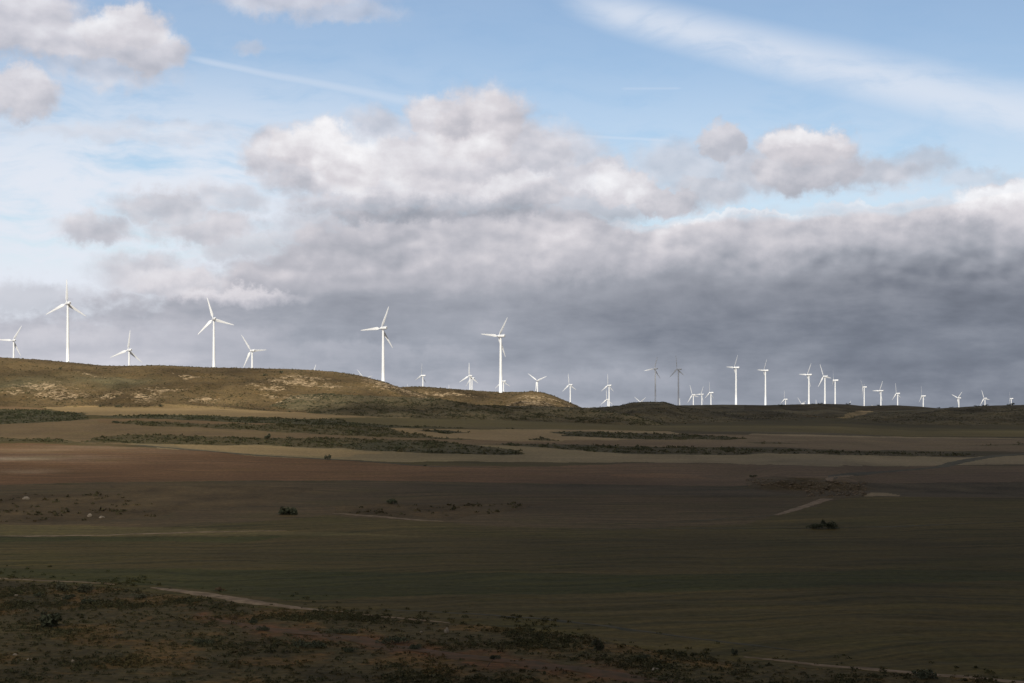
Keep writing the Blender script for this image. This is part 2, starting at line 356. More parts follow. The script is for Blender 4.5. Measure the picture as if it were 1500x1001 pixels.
# ------------------------------------------------------------------ materials
def newmat(name):
    m = bpy.data.materials.new(name); m.use_nodes = True
    nt = m.node_tree; b = nt.nodes['Principled BSDF']; return m, nt, b
def N(nt, t, **kw):
    n = nt.nodes.new(t)
    for k, v in kw.items(): setattr(n, k, v)
    return n
def setin(n, **kw):
    for k, v in kw.items(): n.inputs[k.replace('_', ' ')].default_value = v
    return n
class G:
    """tiny expression helper for shader math"""
    def __init__(s, nt, flat=False): s.nt = nt; s.flat = flat
    def put(s, sock, v):
        if isinstance(v, bpy.types.NodeSocket): s.nt.links.new(v, sock)
        elif v is not None: sock.default_value = v
    def m(s, op, a, b=None, c=None, clamp=False):
        n = N(s.nt, 'ShaderNodeMath', operation=op); n.use_clamp = clamp
        s.put(n.inputs[0], a); s.put(n.inputs[1], b)
        if c is not None: s.put(n.inputs[2], c)
        return n.outputs[0]
    def v(s, op, a, b=None, c=None):
        n = N(s.nt, 'ShaderNodeVectorMath', operation=op)
        s.put(n.inputs[0], a); s.put(n.inputs[1], b)
        if c is not None: s.put(n.inputs[2], c)
        return n.outputs['Value'] if op in ('LENGTH', 'DOT_PRODUCT', 'DISTANCE') else n.outputs['Vector']
    def comb(s, x, y, z=0.0):
        n = N(s.nt, 'ShaderNodeCombineXYZ'); s.put(n.inputs[0], x); s.put(n.inputs[1], y); s.put(n.inputs[2], z); return n.outputs[0]
    def sep(s, a):
        n = N(s.nt, 'ShaderNodeSeparateXYZ'); s.put(n.inputs[0], a); return n.outputs
    def noise(s, vec, scale=1, detail=4, rough=.5, color=False, dist=0.0):
        n = N(s.nt, 'ShaderNodeTexNoise'); n.noise_dimensions = '2D' if s.flat else '3D'; s.put(n.inputs['Vector'], vec)
        setin(n, Scale=scale, Detail=detail, Roughness=rough, Distortion=dist)
        return n.outputs['Color'] if color else n.outputs['Fac']
    def mr(s, x, a, b, c=0.0, d=1.0, smooth=True):
        n = N(s.nt, 'ShaderNodeMapRange', interpolation_type='SMOOTHSTEP' if smooth else 'LINEAR')
        s.put(n.inputs['Value'], x)
        for k, vv in (('From Min', a), ('From Max', b), ('To Min', c), ('To Max', d)): s.put(n.inputs[k], vv)
        return n.outputs['Result']
    def mix(s, f, a, b, op='MIX'):
        n = N(s.nt, 'ShaderNodeMix', data_type='RGBA', blend_type=op)
        s.put(n.inputs[0], f)
        for k, vv in ((6, a), (7, b)):
            if isinstance(vv, tuple): vv = (*vv[:3], 1)
            s.put(n.inputs[k], vv)
        return n.outputs[2]
    def attr(s, name):
        return N(s.nt, 'ShaderNodeAttribute', attribute_name=name)

gm, nt, b = newmat('ground_earth'); g = G(nt)
pos = N(nt, 'ShaderNodeNewGeometry').outputs['Position']
alb = g.attr('alb').outputs['Color']; scr = g.attr('scrub').outputs['Fac']; scar = g.attr('scar').outputs['Fac']; fur = g.attr('furrow').outputs['Fac']
n1 = g.noise(pos, .55, 6, .65)          # bushes, about two metres
n2 = g.noise(pos, .09, 4, .6)           # thickets
n3 = g.noise(pos, 2.5, 3, .6)
dark = g.mr(g.m('ADD', g.m('MULTIPLY', n1, .65), g.m('MULTIPLY', n2, .35)), .43, .60)
sfac = g.m('MULTIPLY', scr, dark)
c1 = g.mix(g.m('MULTIPLY', sfac, .62), g.mix(g.m('MULTIPLY', scr, .55), alb, g.mix(.5, alb, (1.55, 1.4, 1.2), 'MULTIPLY')), g.mix(1.0, alb, (.42, .47, .42), 'MULTIPLY'))
# dry pale and rusty grass between the bushes
tuf = g.m('MULTIPLY', scr, g.mr(g.noise(pos, .23, 5, .7), .52, .72))
c1 = g.mix(g.m('MULTIPLY', tuf, .5), c1, g.mix(1.0, alb, (1.9, 1.35, .9), 'MULTIPLY'))
# furrows and drilling lines: long thin streaks across the fields
sp = g.sep(pos)
wob = g.m('MULTIPLY', g.noise(pos, .012, 2, .5), 60.0)
fv = g.comb(g.m('MULTIPLY', sp[0], .006), g.m('MULTIPLY', g.m('ADD', g.m('ADD', sp[1], g.m('MULTIPLY', sp[0], -.16)), wob), .16), 0.0)
st = g.mr(g.noise(fv, 1.0, 5, .6), .3, .7)
fv2 = g.comb(g.m('MULTIPLY', sp[0], .02), g.m('MULTIPLY', g.m('ADD', g.m('ADD', sp[1], g.m('MULTIPLY', sp[0], -.16)), wob), .42), 5.0)
st2 = g.mr(g.noise(fv2, 1.0, 2, .5), .3, .7)
stm = g.m('ADD', g.m('MULTIPLY', st, .36), g.m('MULTIPLY', g.m('SUBTRACT', st2, .1), .60))
c2 = g.mix(fur, c1, g.mix(1.0, c1, g.comb(g.m('ADD', stm, .60), g.m('ADD', g.m('MULTIPLY', stm, .85), .66), g.m('ADD', g.m('MULTIPLY', stm, .8), .68)), 'MULTIPLY'))
# greenish growth mottling in drilled fields
gr = g.m('MULTIPLY', fur, g.mr(g.noise(pos, .035, 6, .65), .48, .62))
c2 = g.mix(g.m('MULTIPLY', gr, .4), c2, g.mix(1.0, c2, (.84, .98, .66), 'MULTIPLY'))
# limestone scars
sv = g.comb(g.m('MULTIPLY', sp[0], .22), g.m('MULTIPLY', sp[1], .16), g.m('MULTIPLY', sp[2], 1.3))
sn = g.noise(sv, 1.0, 5, .7)
rock = g.mr(g.m('ADD', sn, g.m('MULTIPLY', g.m('SUBTRACT', scar, 1.0), .18)), .46, .53)
rock = g.m('MULTIPLY', rock, g.mr(scar, .02, .25))
c3 = g.mix(g.m('MULTIPLY', rock, .9), c2, g.mix(n3, (.47, .345, .20), (.32, .225, .125)))
# fine grain
clod = g.mr(g.noise(g.v('MULTIPLY', pos, (.7, 1.0, 1.0)), .9, 5, .72), .32, .68)
grain = g.m('MULTIPLY', g.m('ADD', g.m('MULTIPLY', n3, .5), .75), g.m('ADD', g.m('MULTIPLY', clod, .55), .72))
c4 = g.mix(1.0, c3, g.comb(grain, grain, grain), 'MULTIPLY')
nt.links.new(c4, b.inputs['Base Color']); setin(b, Roughness=1.0); b.inputs['Specular IOR Level'].default_value = .1
bp = N(nt, 'ShaderNodeBump'); bp.inputs['Distance'].default_value = .8
nt.links.new(g.m('MULTIPLY', g.m('ADD', g.m('MULTIPLY', n1, -1.0), g.m('MULTIPLY', n3, .2)), g.m('ADD', g.m('MULTIPLY', scr, .9), .1)), bp.inputs['Height'])
bp.inputs['Strength'].default_value = .7; nt.links.new(bp.outputs[0], b.inputs['Normal'])

def leafmat(name):
    m, nt, b = newmat(name); g = G(nt)
    c = g.attr('tint').outputs['Color']
    pos = N(nt, 'ShaderNodeNewGeometry').outputs['Position']
    n = g.m('ADD', g.m('MULTIPLY', g.noise(pos, 3.0, 3, .6), .9), .55)
    nt.links.new(g.mix(1.0, c, g.comb(n, n, n), 'MULTIPLY'), b.inputs['Base Color']); setin(b, Roughness=.9)
    b.inputs['Specular IOR Level'].default_value = .15
    return m
leaf = leafmat('scrub_leaf')
def plain(name, c, c2, scale, rough=.5, spec=.5):
    m, nt, b = newmat(name); g = G(nt)
    tc = N(nt, 'ShaderNodeTexCoord').outputs['Object']
    n = g.mr(g.noise(tc, scale, 5, .6), .35, .65)
    nt.links.new(g.mix(n, c, c2), b.inputs['Base Color']); setin(b, Roughness=rough); b.inputs['Specular IOR Level'].default_value = spec
    return m
white = plain('white_paint', (.80, .80, .79), (.74, .745, .74), .25, .45, .4)
vent_m = plain('dark_vent', (.05, .055, .06), (.08, .08, .085), 2, .6)
track_m = plain('pale_dirt', (.22, .16, .10), (.12, .085, .052), .35, 1, .1)
clay_m = plain('red_clay', (.115, .064, .034), (.066, .048, .026), .4, 1, .1)
ditch_m = plain('dark_ditch_grass', (.05, .048, .032), (.08, .07, .045), .3, 1, .1)
stone_m = plain('pale_stone', (.25, .205, .15), (.16, .13, .09), 2.0, .9, .2)
wood_m = plain('dark_twig', (.05, .038, .028), (.08, .06, .042), 4, .9, .2)

# ------------------------------------------------------------------ ground and hills as one surface, cut at the foot of the hills
idx = np.arange(NR*NC).reshape(NR, NC)
quads = np.stack([idx[:-1, :-1], idx[:-1, 1:], idx[1:, 1:], idx[1:, :-1]], -1)
hq = (GH[:-1, :-1] | (GY[:-1, :-1] > 1700))
def cut(name, mask):
    q = quads[mask]; used = np.unique(q); remap = np.full(NR*NC, -1, np.int64); remap[used] = np.arange(len(used))
    V = np.stack([GX.ravel(), GY.ravel(), GZ.ravel()+CAMZ], 1)[used]
    me = npmesh(name, V, remap[q], gm, True)
    cattr(me, 'alb', ALB.reshape(-1, 3)[used]); fattr(me, 'scrub', SCR.ravel()[used]); fattr(me, 'scar', SCAR.ravel()[used]); fattr(me, 'furrow', FUR.ravel()[used])
    o = bpy.data.objects.new(name, me); link(o); tag(o, kind='structure'); return o
cut('ground', ~hq); cut('hills', hq)

# ------------------------------------------------------------------ dirt tracks, laid on the ground
def strip(name, px, width, mat, ymin=150, lift=.07, jit=.18, seed=0):
    pts = [ground(*p, ymin) for p in densify(px, 6, False)]
    P = np.array(pts); d = np.concatenate([[0], np.cumsum(np.hypot(*np.diff(P, axis=0).T))])
    n = max(8, int(d[-1]/2.0)); s = np.linspace(0, d[-1], n)
    Q = np.stack([np.interp(s, d, P[:, 0]), np.interp(s, d, P[:, 1])], 1)
    for _ in range(6): Q[1:-1] = (Q[:-2]+2*Q[1:-1]+Q[2:])/4
    T = np.gradient(Q, axis=0); T /= np.linalg.norm(T, axis=1)[:, None]; Nn = np.stack([-T[:, 1], T[:, 0]], 1)
    w = np.interp(np.linspace(0, 1, n), np.linspace(0, 1, len(width)), width)
    K = 7; V = []
    j1 = fbm(s, s*0+seed, 6, 3, seed)*jit*w; j2 = fbm(s, s*0+seed+9, 6, 3, seed+3)*jit*w
    for k in range(K):
        f = k/(K-1)*2-1
        V.append(Q+Nn*((f*w/2)+(j1 if k == 0 else 0)+(j2 if k == K-1 else 0))[:, None])
    V = np.stack(V, 1); x = V[..., 0]; y = V[..., 1]; z = terrain(x, y)[0]+CAMZ+lift
    z[:, 0] -= lift*1.6; z[:, -1] -= lift*1.6
    VV = np.stack([x, y, z], -1).reshape(-1, 3); ii = np.arange(n*K).reshape(n, K)
    q = np.stack([ii[:-1, :-1], ii[1:, :-1], ii[1:, 1:], ii[:-1, 1:]], -1).reshape(-1, 4)
    me = npmesh(name, VV, q, mat, True); o = bpy.data.objects.new(name, me); link(o); tag(o, kind='structure'); return o
strip('dirt_track', [(-200,842),(0,848),(60,850.5),(140,854),(170,857)], [2.2,1.8,1.2,.5], track_m)
strip('dirt_track', [(222,861),(262,866),(300,870.5),(340,877),(380,884),(420,889),(470,894),(520,899)], [.6,3.6,4.2,4.6,4.2,3,1.6,.5], track_m, seed=2)
strip('dirt_track', [(520,899),(560,903.5),(610,908),(660,913.5)], [.4,1.1,1.1,.4], track_m, seed=3)
strip('dirt_track', [(1090,962.5),(1150,969),(1200,974.5),(1300,983),(1400,991),(1520,1002),(1700,1020)], [.6,1.8,2.2,2.2,2.2,2.4], track_m, seed=4)
strip('clay_path', [(285,901),(340,912),(390,924),(440,927),(500,933),(560,946),(640,957),(720,967),(800,975),(860,984),(940,994),(1050,1012)], [1,2,3.5,5.5,5,4.5,4,4.5,4,3.4,3], clay_m, jit=.5, seed=5)
strip('dirt_track', [(488,752),(520,754.5),(560,757),(600,761.5),(650,764)], [.8,3,3.4,3,.8], track_m, seed=6)
strip('dirt_track', [(1136,755),(1160,748),(1185,740),(1212,731)], [2.0,3.6,4.4,5.0], track_m, seed=7)
strip('dirt_track', [(900,768),(1000,766),(1060,760),(1136,755)], [.8,1.2,1.2,1.2], ditch_m, seed=8)
strip('ditch_verge', [(1218,701),(1222,697),(1250,695),(1300,691),(1340,688),(1380,684),(1400,678),(1425,673),(1460,668),(1530,663)], [4,5,5,5,6,8,10,9,8,7], ditch_m, seed=9)
strip('dirt_track', [(1216,706),(1214,701),(1222,698.5),(1250,697)], [3,3.5,3,1.5], track_m, seed=10)
strip('field_margin', [(-200,786),(60,785.5),(150,784.5),(250,781),(330,779),(420,777.5)], [1.2,1.6,2.2,2.6,2.2,.8], track_m, seed=11, jit=.5)
strip('field_margin', [(200,652),(280,659),(380,667.5),(480,673),(560,678),(620,683),(740,685)], [3,4,4.5,5,5,4,1], ditch_m, seed=12, jit=.6)
strip('field_margin', [(-200,714),(0,711.5),(90,708.5),(180,706.5),(300,706),(500,704.5),(750,708.5),(960,712)], [1,1.2,1.2,1.6,1.6,1.4,1.2,.6], ditch_m, seed=13, jit=.6)
strip('field_margin', [(800,776),(1000,774),(1180,774),(1300,772),(1400,768),(1500,764)], [.6,1.2,1.6,1.8,1.8,1.2], ditch_m, seed=14, jit=.6)
strip('field_margin', [(560,893),(660,898),(760,904),(860,914),(960,928),(1060,941),(1180,955)], [.8,1.2,1.5,1.6,1.5,1.2,.8], ditch_m, seed=15, jit=.6)

# ------------------------------------------------------------------ low scrub: uncountable small bushes on rough ground
def leafcloud(C, R, Hh, tint, nl, size, rs):
    """C centres (n,3), R radii, Hh heights -> triangles"""
    n = len(C)
    d = rs.normal(size=(n, nl, 3)); d /= np.linalg.norm(d, axis=2)[..., None]; d[..., 2] = np.abs(d[..., 2])
    rad = rs.uniform(.35, 1, (n, nl, 1))**.6
    P = C[:, None, :]+d*rad*np.stack([R, R, Hh], -1)[:, None, :]
    a = rs.normal(size=(n, nl, 3)); a /= np.linalg.norm(a, axis=2)[..., None]
    b_ = np.cross(a, rs.normal(size=(n, nl, 3))); b_ /= np.linalg.norm(b_, axis=2)[..., None]
    s = (size[:, None]*rs.uniform(.6, 1.3, (n, nl)))[..., None]
    V = np.stack([P+a*s, P-a*s*.5+b_*s*.8, P-a*s*.5-b_*s*.8], 2).reshape(-1, 3)
    col_ = np.repeat((tint[:, None, :]*rs.uniform(.6, 1.45, (n, nl, 1))), 3, axis=1).reshape(-1, 3)
    return V, np.arange(len(V)).reshape(-1, 3), col_
TINTS = np.array([(.045,.05,.030),(.055,.06,.034),(.085,.072,.038),(.11,.075,.040),(.070,.074,.050),(.035,.042,.028)])
def scatter(name, rowmask, n, r0, r1, nl, label, dens=None):
    rs = np.random.default_rng(len(name)*7+n)
    w = np.zeros(GX.shape); dy = np.gradient(ys)[:, None]; dx = np.gradient(ss)[None, :]*W[:, None]
    w = rowmask*dx*dy
    if dens is not None: w = w*dens
    p = w.ravel(); p = p/p.sum(); k = rs.choice(len(p), n, p=p)
    x = GX.ravel()[k]+rs.normal(size=n)*.6; y = GY.ravel()[k]+rs.normal(size=n)*.8
    R = rs.uniform(r0, r1, n)*rs.uniform(.6, 1.3, n); H = R*rs.uniform(.5, .95, n)
    z = terrain(x, y)[0]+CAMZ-.05
    ga = ALB.reshape(-1, 3)[k]; t = TINTS[rs.choice(6, n, p=[.22,.22,.16,.12,.16,.12])]*.8; t = t*.30+ga*.58*np.array((.92, 1.06, .98))
    V, Fc, c = leafcloud(np.stack([x, y, z], 1), R, H, t, nl, R*(.42 if nl < 20 else .3), rs)
    me = npmesh(name, V, Fc, leaf); cattr(me, 'tint', c)
    o = bpy.data.objects.new(name, me); link(o)
    tag(o, label, 'ground cover', kind='stuff')
seen = (np.abs(GX) < .33*np.maximum(GY, 50)+15)
clump = np.clip(.15+fbm(GX, GY, 16, 3, 44)*1.6, 0, 1)**2
near = (GY > 95) & (GY < 430) & (SCR > .75)
fr = np.zeros(GX.shape)
for dk in (4, 8, 13, 19, 26):
    fr[dk:] += near[:-dk]*.05
scatter('grass_tufts', seen*np.maximum(near*1.0, fr*(GY < 430))*(1-.93*np.clip(CLAYM*1.4, 0, 1)), 26000, .16, .60, 20, 'rough tufts of dry grass and heather covering the near slope', clump+.12)
scatter('low_scrub', seen*((GY > 430) & (GY < 1450) & (SCR > .5))*np.where(SCR > .8, 1.0, .30)*(.25+clump*2), 13000, .5, 1.3, 9, 'dark low scrub filling the strips between the fields')
scatter('hill_scrub', seen*((GY > 1300) & (GY < 2100) & GH), 20000, .45, 1.15, 8, 'scattered low scrub dotted over the hillsides', clump*.8+.2)

# ------------------------------------------------------------------ bushes that can be told apart
def bush(u, v, wpx, hpx, label, tint=(.05,.055,.032), group='bushes standing on their own', ymin=150, ymax=3000, n=420):
    X, Y = ground(u, v, ymin, ymax); s = Y/F; R = wpx*s/2; H = hpx*s
    z0 = zat(X, Y)+CAMZ
    rs = np.random.default_rng(int(u*13+v*7))
    root = bpy.data.objects.new('bush', None); link(root); root.location = (X, Y, z0); root.empty_display_size = .5
    tag(root, label, 'bush', group)
    nl = max(3, int(wpx/5)); m = max(60, int(n*min(1.5, wpx/18)))
    nb = 5+nl
    C = np.stack([rs.uniform(-.7, .7, nb)*R, rs.uniform(-.5, .5, nb)*min(R, H*1.6), rs.uniform(.0, .45, nb)*H], 1)
    Rb = R*rs.uniform(.28, .5, nb); Hb = H*rs.uniform(.35, .6, nb)
    V, Fc, c = leafcloud(C, np.minimum(Rb, H*1.2), Hb, np.tile(np.array(tint), (nb, 1))*rs.uniform(.75, 1.3, (nb, 1)), max(20, m//nb), np.full(nb, max(.09, min(H*.12, R*.2))), rs)
    me = npmesh('foliage', V, Fc, leaf); cattr(me, 'tint', c)
    link(bpy.data.objects.new('foliage', me), root)
    # a few bare stems inside
    sv = []; sf = []
    for k in range(5):
        a = rs.uniform(0, 6.28); tip = np.array([math.cos(a)*R*.5, math.sin(a)*R*.5, H*rs.uniform(.6, .9)]); r = max(.03, H*.02)
        b0 = len(sv)
        for q in range(5):
            t = q*2*math.pi/5; sv.append((math.cos(t)*r, math.sin(t)*r, -.15))
        for q in range(5):
            t = q*2*math.pi/5; sv.append((tip[0]+math.cos(t)*r*.4, tip[1]+math.sin(t)*r*.4, tip[2]))
        for q in range(5): sf.append((b0+q, b0+(q+1) % 5, b0+5+(q+1) % 5, b0+5+q))
    link(bpy.data.objects.new('stem', npmesh('stem', np.array(sv), np.array(sf), wood_m)), root)
    return root
DG = (.058,.062,.036); OL = (.075,.072,.042); PG = (.10,.10,.062); RU = (.10,.07,.04)
BUSH = [
 (424,754,28,15,"large dark bush alone in the brown field, left of the pale path",DG),
 (574,738,17,10,"dark bush behind the scrubby bank in the middle field",DG),
 (391.5,643,10,9,"tallest dark bush in the row beside the red brown lane",DG),
 (402,645.5,8,5,"low bush touching the tallest one's right side",OL),
 (424.5,643,5,4.5,"small bush in the lane row, just right of the tallest pair",OL),
 (468.5,643,6,4,"small dark bush in the middle of the lane row",DG),
 (494,643.5,5,3,"low bush between two others toward the lane row's right end",OL),
 (521,645,7,4,"dark bush at the right end of the lane row",DG),
 (480,673.5,11,8.5,"pale green bush on the lower edge of the stubble strip",PG),
 (63,607,8,6,"round dark bush on the left scrub strip",DG),
 (112,608,5,4,"small bush at the right end of the left scrub strip",DG),
 (147,596,6,4.5,"leftmost of three bushes at the foot of the big hill",OL),
 (173,597,11,5,"middle and widest of three bushes at the foot of the big hill",OL),
 (235,596,10,5,"rightmost of three bushes at the foot of the big hill",OL),
 (242,609,5,3.5,"small bush on the dark strip under the tan field",DG),
 (170,620,12,5,"bush at the left tip of the second scrub strip",DG),
 (434,618,9,5,"dark bush in the strip below the tan field",DG),
 (623,683.5,7,3.5,"low dark bush on the margin of the red field",DG),
 (793,643.5,8,5,"bush in the small scrub island of the tan field",DG),
 (1103,700,13,5,"dark bush on top of the rocky bank's left end",DG),
 (1192,775,28,9,"left half of the bush pair in the dark right field",DG),
 (1214,775,26,13,"right and taller half of the bush pair in the dark right field",DG),
 (72,919,40,24,"big round dark shrub in the left foreground",DG),
 (92,866,20,15,"upright thin shrub beside the left track",OL),
 (122,868,28,13,"broad thin shrub beside the left track",OL),
 (56,875,16,8,"small dark shrub left of the near dark pair",DG),
 (102,878,18,9,"left one of the near dark shrub pair below the track",DG),
 (131,884,26,9,"right one of the near dark shrub pair below the track",DG),
 (204,877,26,9,"low olive shrub under the start of the pale track",OL),
 (876,953,19,20,"upright feathery shrub at the field corner in the right foreground",OL),
 (1077,960,12,11,"small shrub at the left end of the right track",DG),
 (386,924,20,8,"dark shrub above the widest bare clay",DG),
 (372,913,16,8,"dark shrub on the upper edge of the clay path",DG),
 (345,907,18,7,"rusty dark shrub at the clay path's left end",RU),
 (297,943,34,9,"wide dark shrub left below the clay path",DG),
 (450,948,60,12,"longest dark shrub row under the clay path",DG),
 (500,928,56,9,"long dark shrub row over the clay path",DG),
 (575,943,54,12,"dark shrub mound right of the long row, over the clay path",DG),
 (611,951,28,8,"dark shrub at the right end of the clay path's upper row",DG),
 (514,955,24,8,"single dark shrub below the middle of the clay path",DG),
 (322,866,16,7,"rusty shrub on the upper edge of the pale track",RU),
 (725,966,20,7,"small dark shrub by the leaning dead branch",DG),
 (940,965,26,6,"low dark shrub right of the feathery one",DG),
 (1357,994,40,14,"dark shrub clump covering the right track",DG),
 (88,541.5,7,4,"dark bush high on the left hillside",DG),
 (389,550.5,9,4,"left of two dark bushes high on the big hill",DG),
 (412,547.5,7,5,"right of two dark bushes high on the big hill",DG),
 (461,580,5,3,"dark bush on the spur's edge",DG),
]
for u, v, w, h, lab, t in BUSH: bush(u, v, w, h, lab, t)
for u, v, w, h, lab, ym in [
 (1144,595.5,11,3.5,"dark bush just under the plateau edge by the very small turbine",2400),
 (1192,592.8,9,2.5,"low bush on the skyline left of the three close turbines' middle",2400),
 (1202,592.8,11,3,"wider bush on the skyline between the three close turbines",2400),
 (1243,593.5,9,3.5,"skyline bush left of the first right row turbine",2400),
 (1286,595.3,7,3,"small bush on the skyline by the level bladed turbine",2400),
 (1375,598.6,8,2.5,"left of two low bushes in the skyline dip",2000),
 (1394,598.2,9,2.5,"right of two low bushes in the skyline dip",2000),
 (1431,596.2,10,3,"skyline bush left of the second last turbine",2000),
 (1443,595.5,11,3.5,"skyline bush at the second last turbine's foot",2000),
 (1481,594.6,12,4.5,"dark bush hiding the foot of the rightmost turbine",2000)]:
    bush(u, v, w, h, lab, DG, 'bushes on the plateau skyline', ym, 2990)

# ------------------------------------------------------------------ stones and a dead branch
import bmesh
def rock_me(name, sx, sy, sz, seed, mat):
    bm = bmesh.new(); bmesh.ops.create_icosphere(bm, subdivisions=3, radius=1)
    rr = random.Random(seed); o = [rr.uniform(0, 50) for _ in range(3)]
    for vt in bm.verts:
        c = vt.co; n = float(fbm(np.array([c.x*1.0+o[0]+c.z]), np.array([c.y+o[1]-c.z*.7]), .9, 3, 1)[0])
        k = 1+.38*n; vt.co = (c.x*sx*k, c.y*sy*k, max(-.25, c.z)*sz*k)
    me = bpy.data.meshes.new(name); bm.to_mesh(me); bm.free(); me.materials.append(mat); return me
for u, v, w, h, lab in [
 (654,927,6,9,"upright pale boulder in the dark grass above the clay path"),
 (617,927,4,3,"small pale stone left of the upright boulder"),
 (960,982,12,4,"flat whitish stone in the lower middle grass"),
 (945,977,4,3,"small stone beside the flat whitish one"),
 (24,873,5,2.5,"pair shaped pale stone near the left edge below the track"),
 (22,960,6,3,"pale stone near the left edge low in the foreground"),
 (43,967,9,3,"flat pale slab low in the left foreground"),
 (107,969,5,3,"small pale stone right of the flat slab"),
 (38,731.5,11,4.5,"pale rock heap on the left scrub rise"),
 (131,757,7,5,"left of two pale rocks on the lower left scrub"),
 (149,759,9,4,"right of two pale rocks on the lower left scrub")]:
    X, Y = ground(u, v); s = Y/F
    o = bpy.data.objects.new('boulder' if w > 5 else 'stone', rock_me('stone', w*s/2, w*s/2.4, h*s*.8, int(u), stone_m)); link(o)
    o.location = (X, Y, zat(X, Y)+CAMZ); tag(o, lab, 'rock', 'pale stones lying about')
# rubble of the gully bank: countless fragments
rs = np.random.default_rng(5); VV = []; FF = []; base = 0
bm = bmesh.new(); bmesh.ops.create_icosphere(bm, subdivisions=1, radius=1)
iv = np.array([v_.co[:] for v_ in bm.verts]); bm.verts.ensure_lookup_table(); ifc = np.array([[q.index for q in f.verts] for f in bm.faces]); bm.free()
for k in range(420):
    t = rs.random(); u = 1092+178*t
    v = 701+7*t+rs.random()*(16 if u > 1150 else 11)
    if rs.random() < .5: u = rs.uniform(1180, 1268); v = rs.uniform(708, 727)
    X, Y = ground(u, v); s = rs.uniform(.12, .5)*rs.uniform(.7, 1.6)
    P = iv*(1+.35*rs.normal(size=(len(iv), 1)))*np.array([s*1.4, s, s*.6]); 
    a = rs.uniform(0, 6.28); ca, sa = math.cos(a), math.sin(a)
    P = np.stack([P[:, 0]*ca-P[:, 1]*sa, P[:, 0]*sa+P[:, 1]*ca, P[:, 2]], 1)+np.array([X, Y, zat(X, Y)+CAMZ+s*.15])
    VV.append(P); FF.append(ifc+base); base += len(iv)
o = bpy.data.objects.new('rubble', npmesh('rubble', np.concatenate(VV), np.concatenate(FF), plain('bank_rock', (.15,.11,.07), (.085,.066,.044), .8, .95, .1))); link(o)
tag(o, 'loose broken rock on the bare gully bank right of centre', 'rubble', kind='stuff')
# dead branch leaning by the clay path
X, Y = ground(713, 977)
s = Y/F; z0 = zat(X, Y)+CAMZ
def limb(pts, r0, r1):
    V = []; Fc = []; n = len(pts)
    for i, p in enumerate(pts):
        r = r0+(r1-r0)*i/(n-1)
        for q in range(6):
            t = q*math.pi/3; V.append((p[0]+math.cos(t)*r, p[1]+math.sin(t)*r, p[2]+math.sin(t)*r*.4))
    for i in range(n-1):
        for q in range(6): Fc.append((i*6+q, i*6+(q+1) % 6, i*6+6+(q+1) % 6, i*6+6+q))
    return V, Fc
V1, F1 = limb([(0,0,-.1),(.35,0,.45),(.8,.1,.9),(1.5,.1,1.25),(1.9,.2,1.7)], .07, .03)
V2, F2 = limb([(.8,.1,.9),(1.3,.3,1.0),(1.8,.4,.95)], .045, .02)
V = V1+V2; Fc = F1+[tuple(i+len(V1) for i in f) for f in F2]
o = bpy.data.objects.new('dead_branch', npmesh('dead_branch', np.array(V), np.array(Fc), wood_m)); link(o); o.location = (X, Y, z0)
tag(o, 'dark dead branch leaning up from the clay path', 'branch')

# ------------------------------------------------------------------ wind turbines
def tower_mesh(h):
    V = []; Fc = []; n = 24
    prof = [(-2.0, 1.95), (0, 1.95), (.02, 1.9), (h*.33, 1.62), (h*.335, 1.60), (h*.66, 1.36), (h*.665, 1.34), (h-.9, 1.1), (h-.55, 1.1), (h-.55, 1.28), (h-.2, 1.28)]
    for z, r in prof:
        for k in range(n):
            a = 2*math.pi*k/n; V.append((r*math.cos(a), r*math.sin(a), z))
    for i in range(len(prof)-1):
        for k in range(n): Fc.append((i*n+k, i*n+(k+1) % n, (i+1)*n+(k+1) % n, (i+1)*n+k))
    me = npmesh('tower', np.array(V), np.array(Fc), white, True); return me
def loft(rings, name, mat, caps=True):
    n = len(rings[0]); V = [p for r in rings for p in r]; Q = []
    for i in range(len(rings)-1):
        for k in range(n): Q.append((i*n+k, i*n+(k+1) % n, (i+1)*n+(k+1) % n, (i+1)*n+k))
    bm = bmesh.new(); vs = [bm.verts.new(p) for p in V]
    for q in Q: bm.faces.new([vs[i] for i in q])
    if caps: bm.faces.new(vs[:n][::-1]); bm.faces.new(vs[-n:])
    bmesh.ops.recalc_face_normals(bm, faces=bm.faces)
    for f in bm.faces: f.smooth = len(f.verts) == 4
    me = bpy.data.meshes.new(name); bm.to_mesh(me); bm.free(); me.materials.append(mat); return me
def srect(y, w, h, zc, n=24, p=4.0):
    out = []
    for k in range(n):
        a = 2*math.pi*k/n; c, s_ = math.cos(a), math.sin(a)
        out.append((math.copysign(abs(c)**(2/p), c)*w/2, y, zc+math.copysign(abs(s_)**(2/p), s_)*h/2))
    return out
nac_me = loft([srect(-6.6, 1.7, 1.7, .25, p=2.4), srect(-6.4, 2.3, 2.3, .2), srect(-5.6, 2.75, 2.8, .15), srect(-2, 2.95, 3.05, .05), srect(1.2, 2.9, 3.0, 0), srect(1.9, 2.5, 2.6, 0, p=3), srect(2.2, 2.0, 2.0, 0, p=2)], 'nacelle', white)
vent_me = loft([[(math.cos(t)*.62, -6.72, .25+math.sin(t)*.62) for t in np.linspace(0, 2*math.pi, 20, endpoint=False)], [(math.cos(t)*.62, -6.45, .25+math.sin(t)*.62) for t in np.linspace(0, 2*math.pi, 20, endpoint=False)]], 'rear_vent', vent_m)
mast_me = loft([[(math.cos(t)*.07+.5, -4.8+math.sin(t)*.07, 1.4) for t in np.linspace(0, 2*math.pi, 8, endpoint=False)], [(math.cos(t)*.05+.5, -4.8+math.sin(t)*.05, 3.1) for t in np.linspace(0, 2*math.pi, 8, endpoint=False)]], 'wind_vane', white)
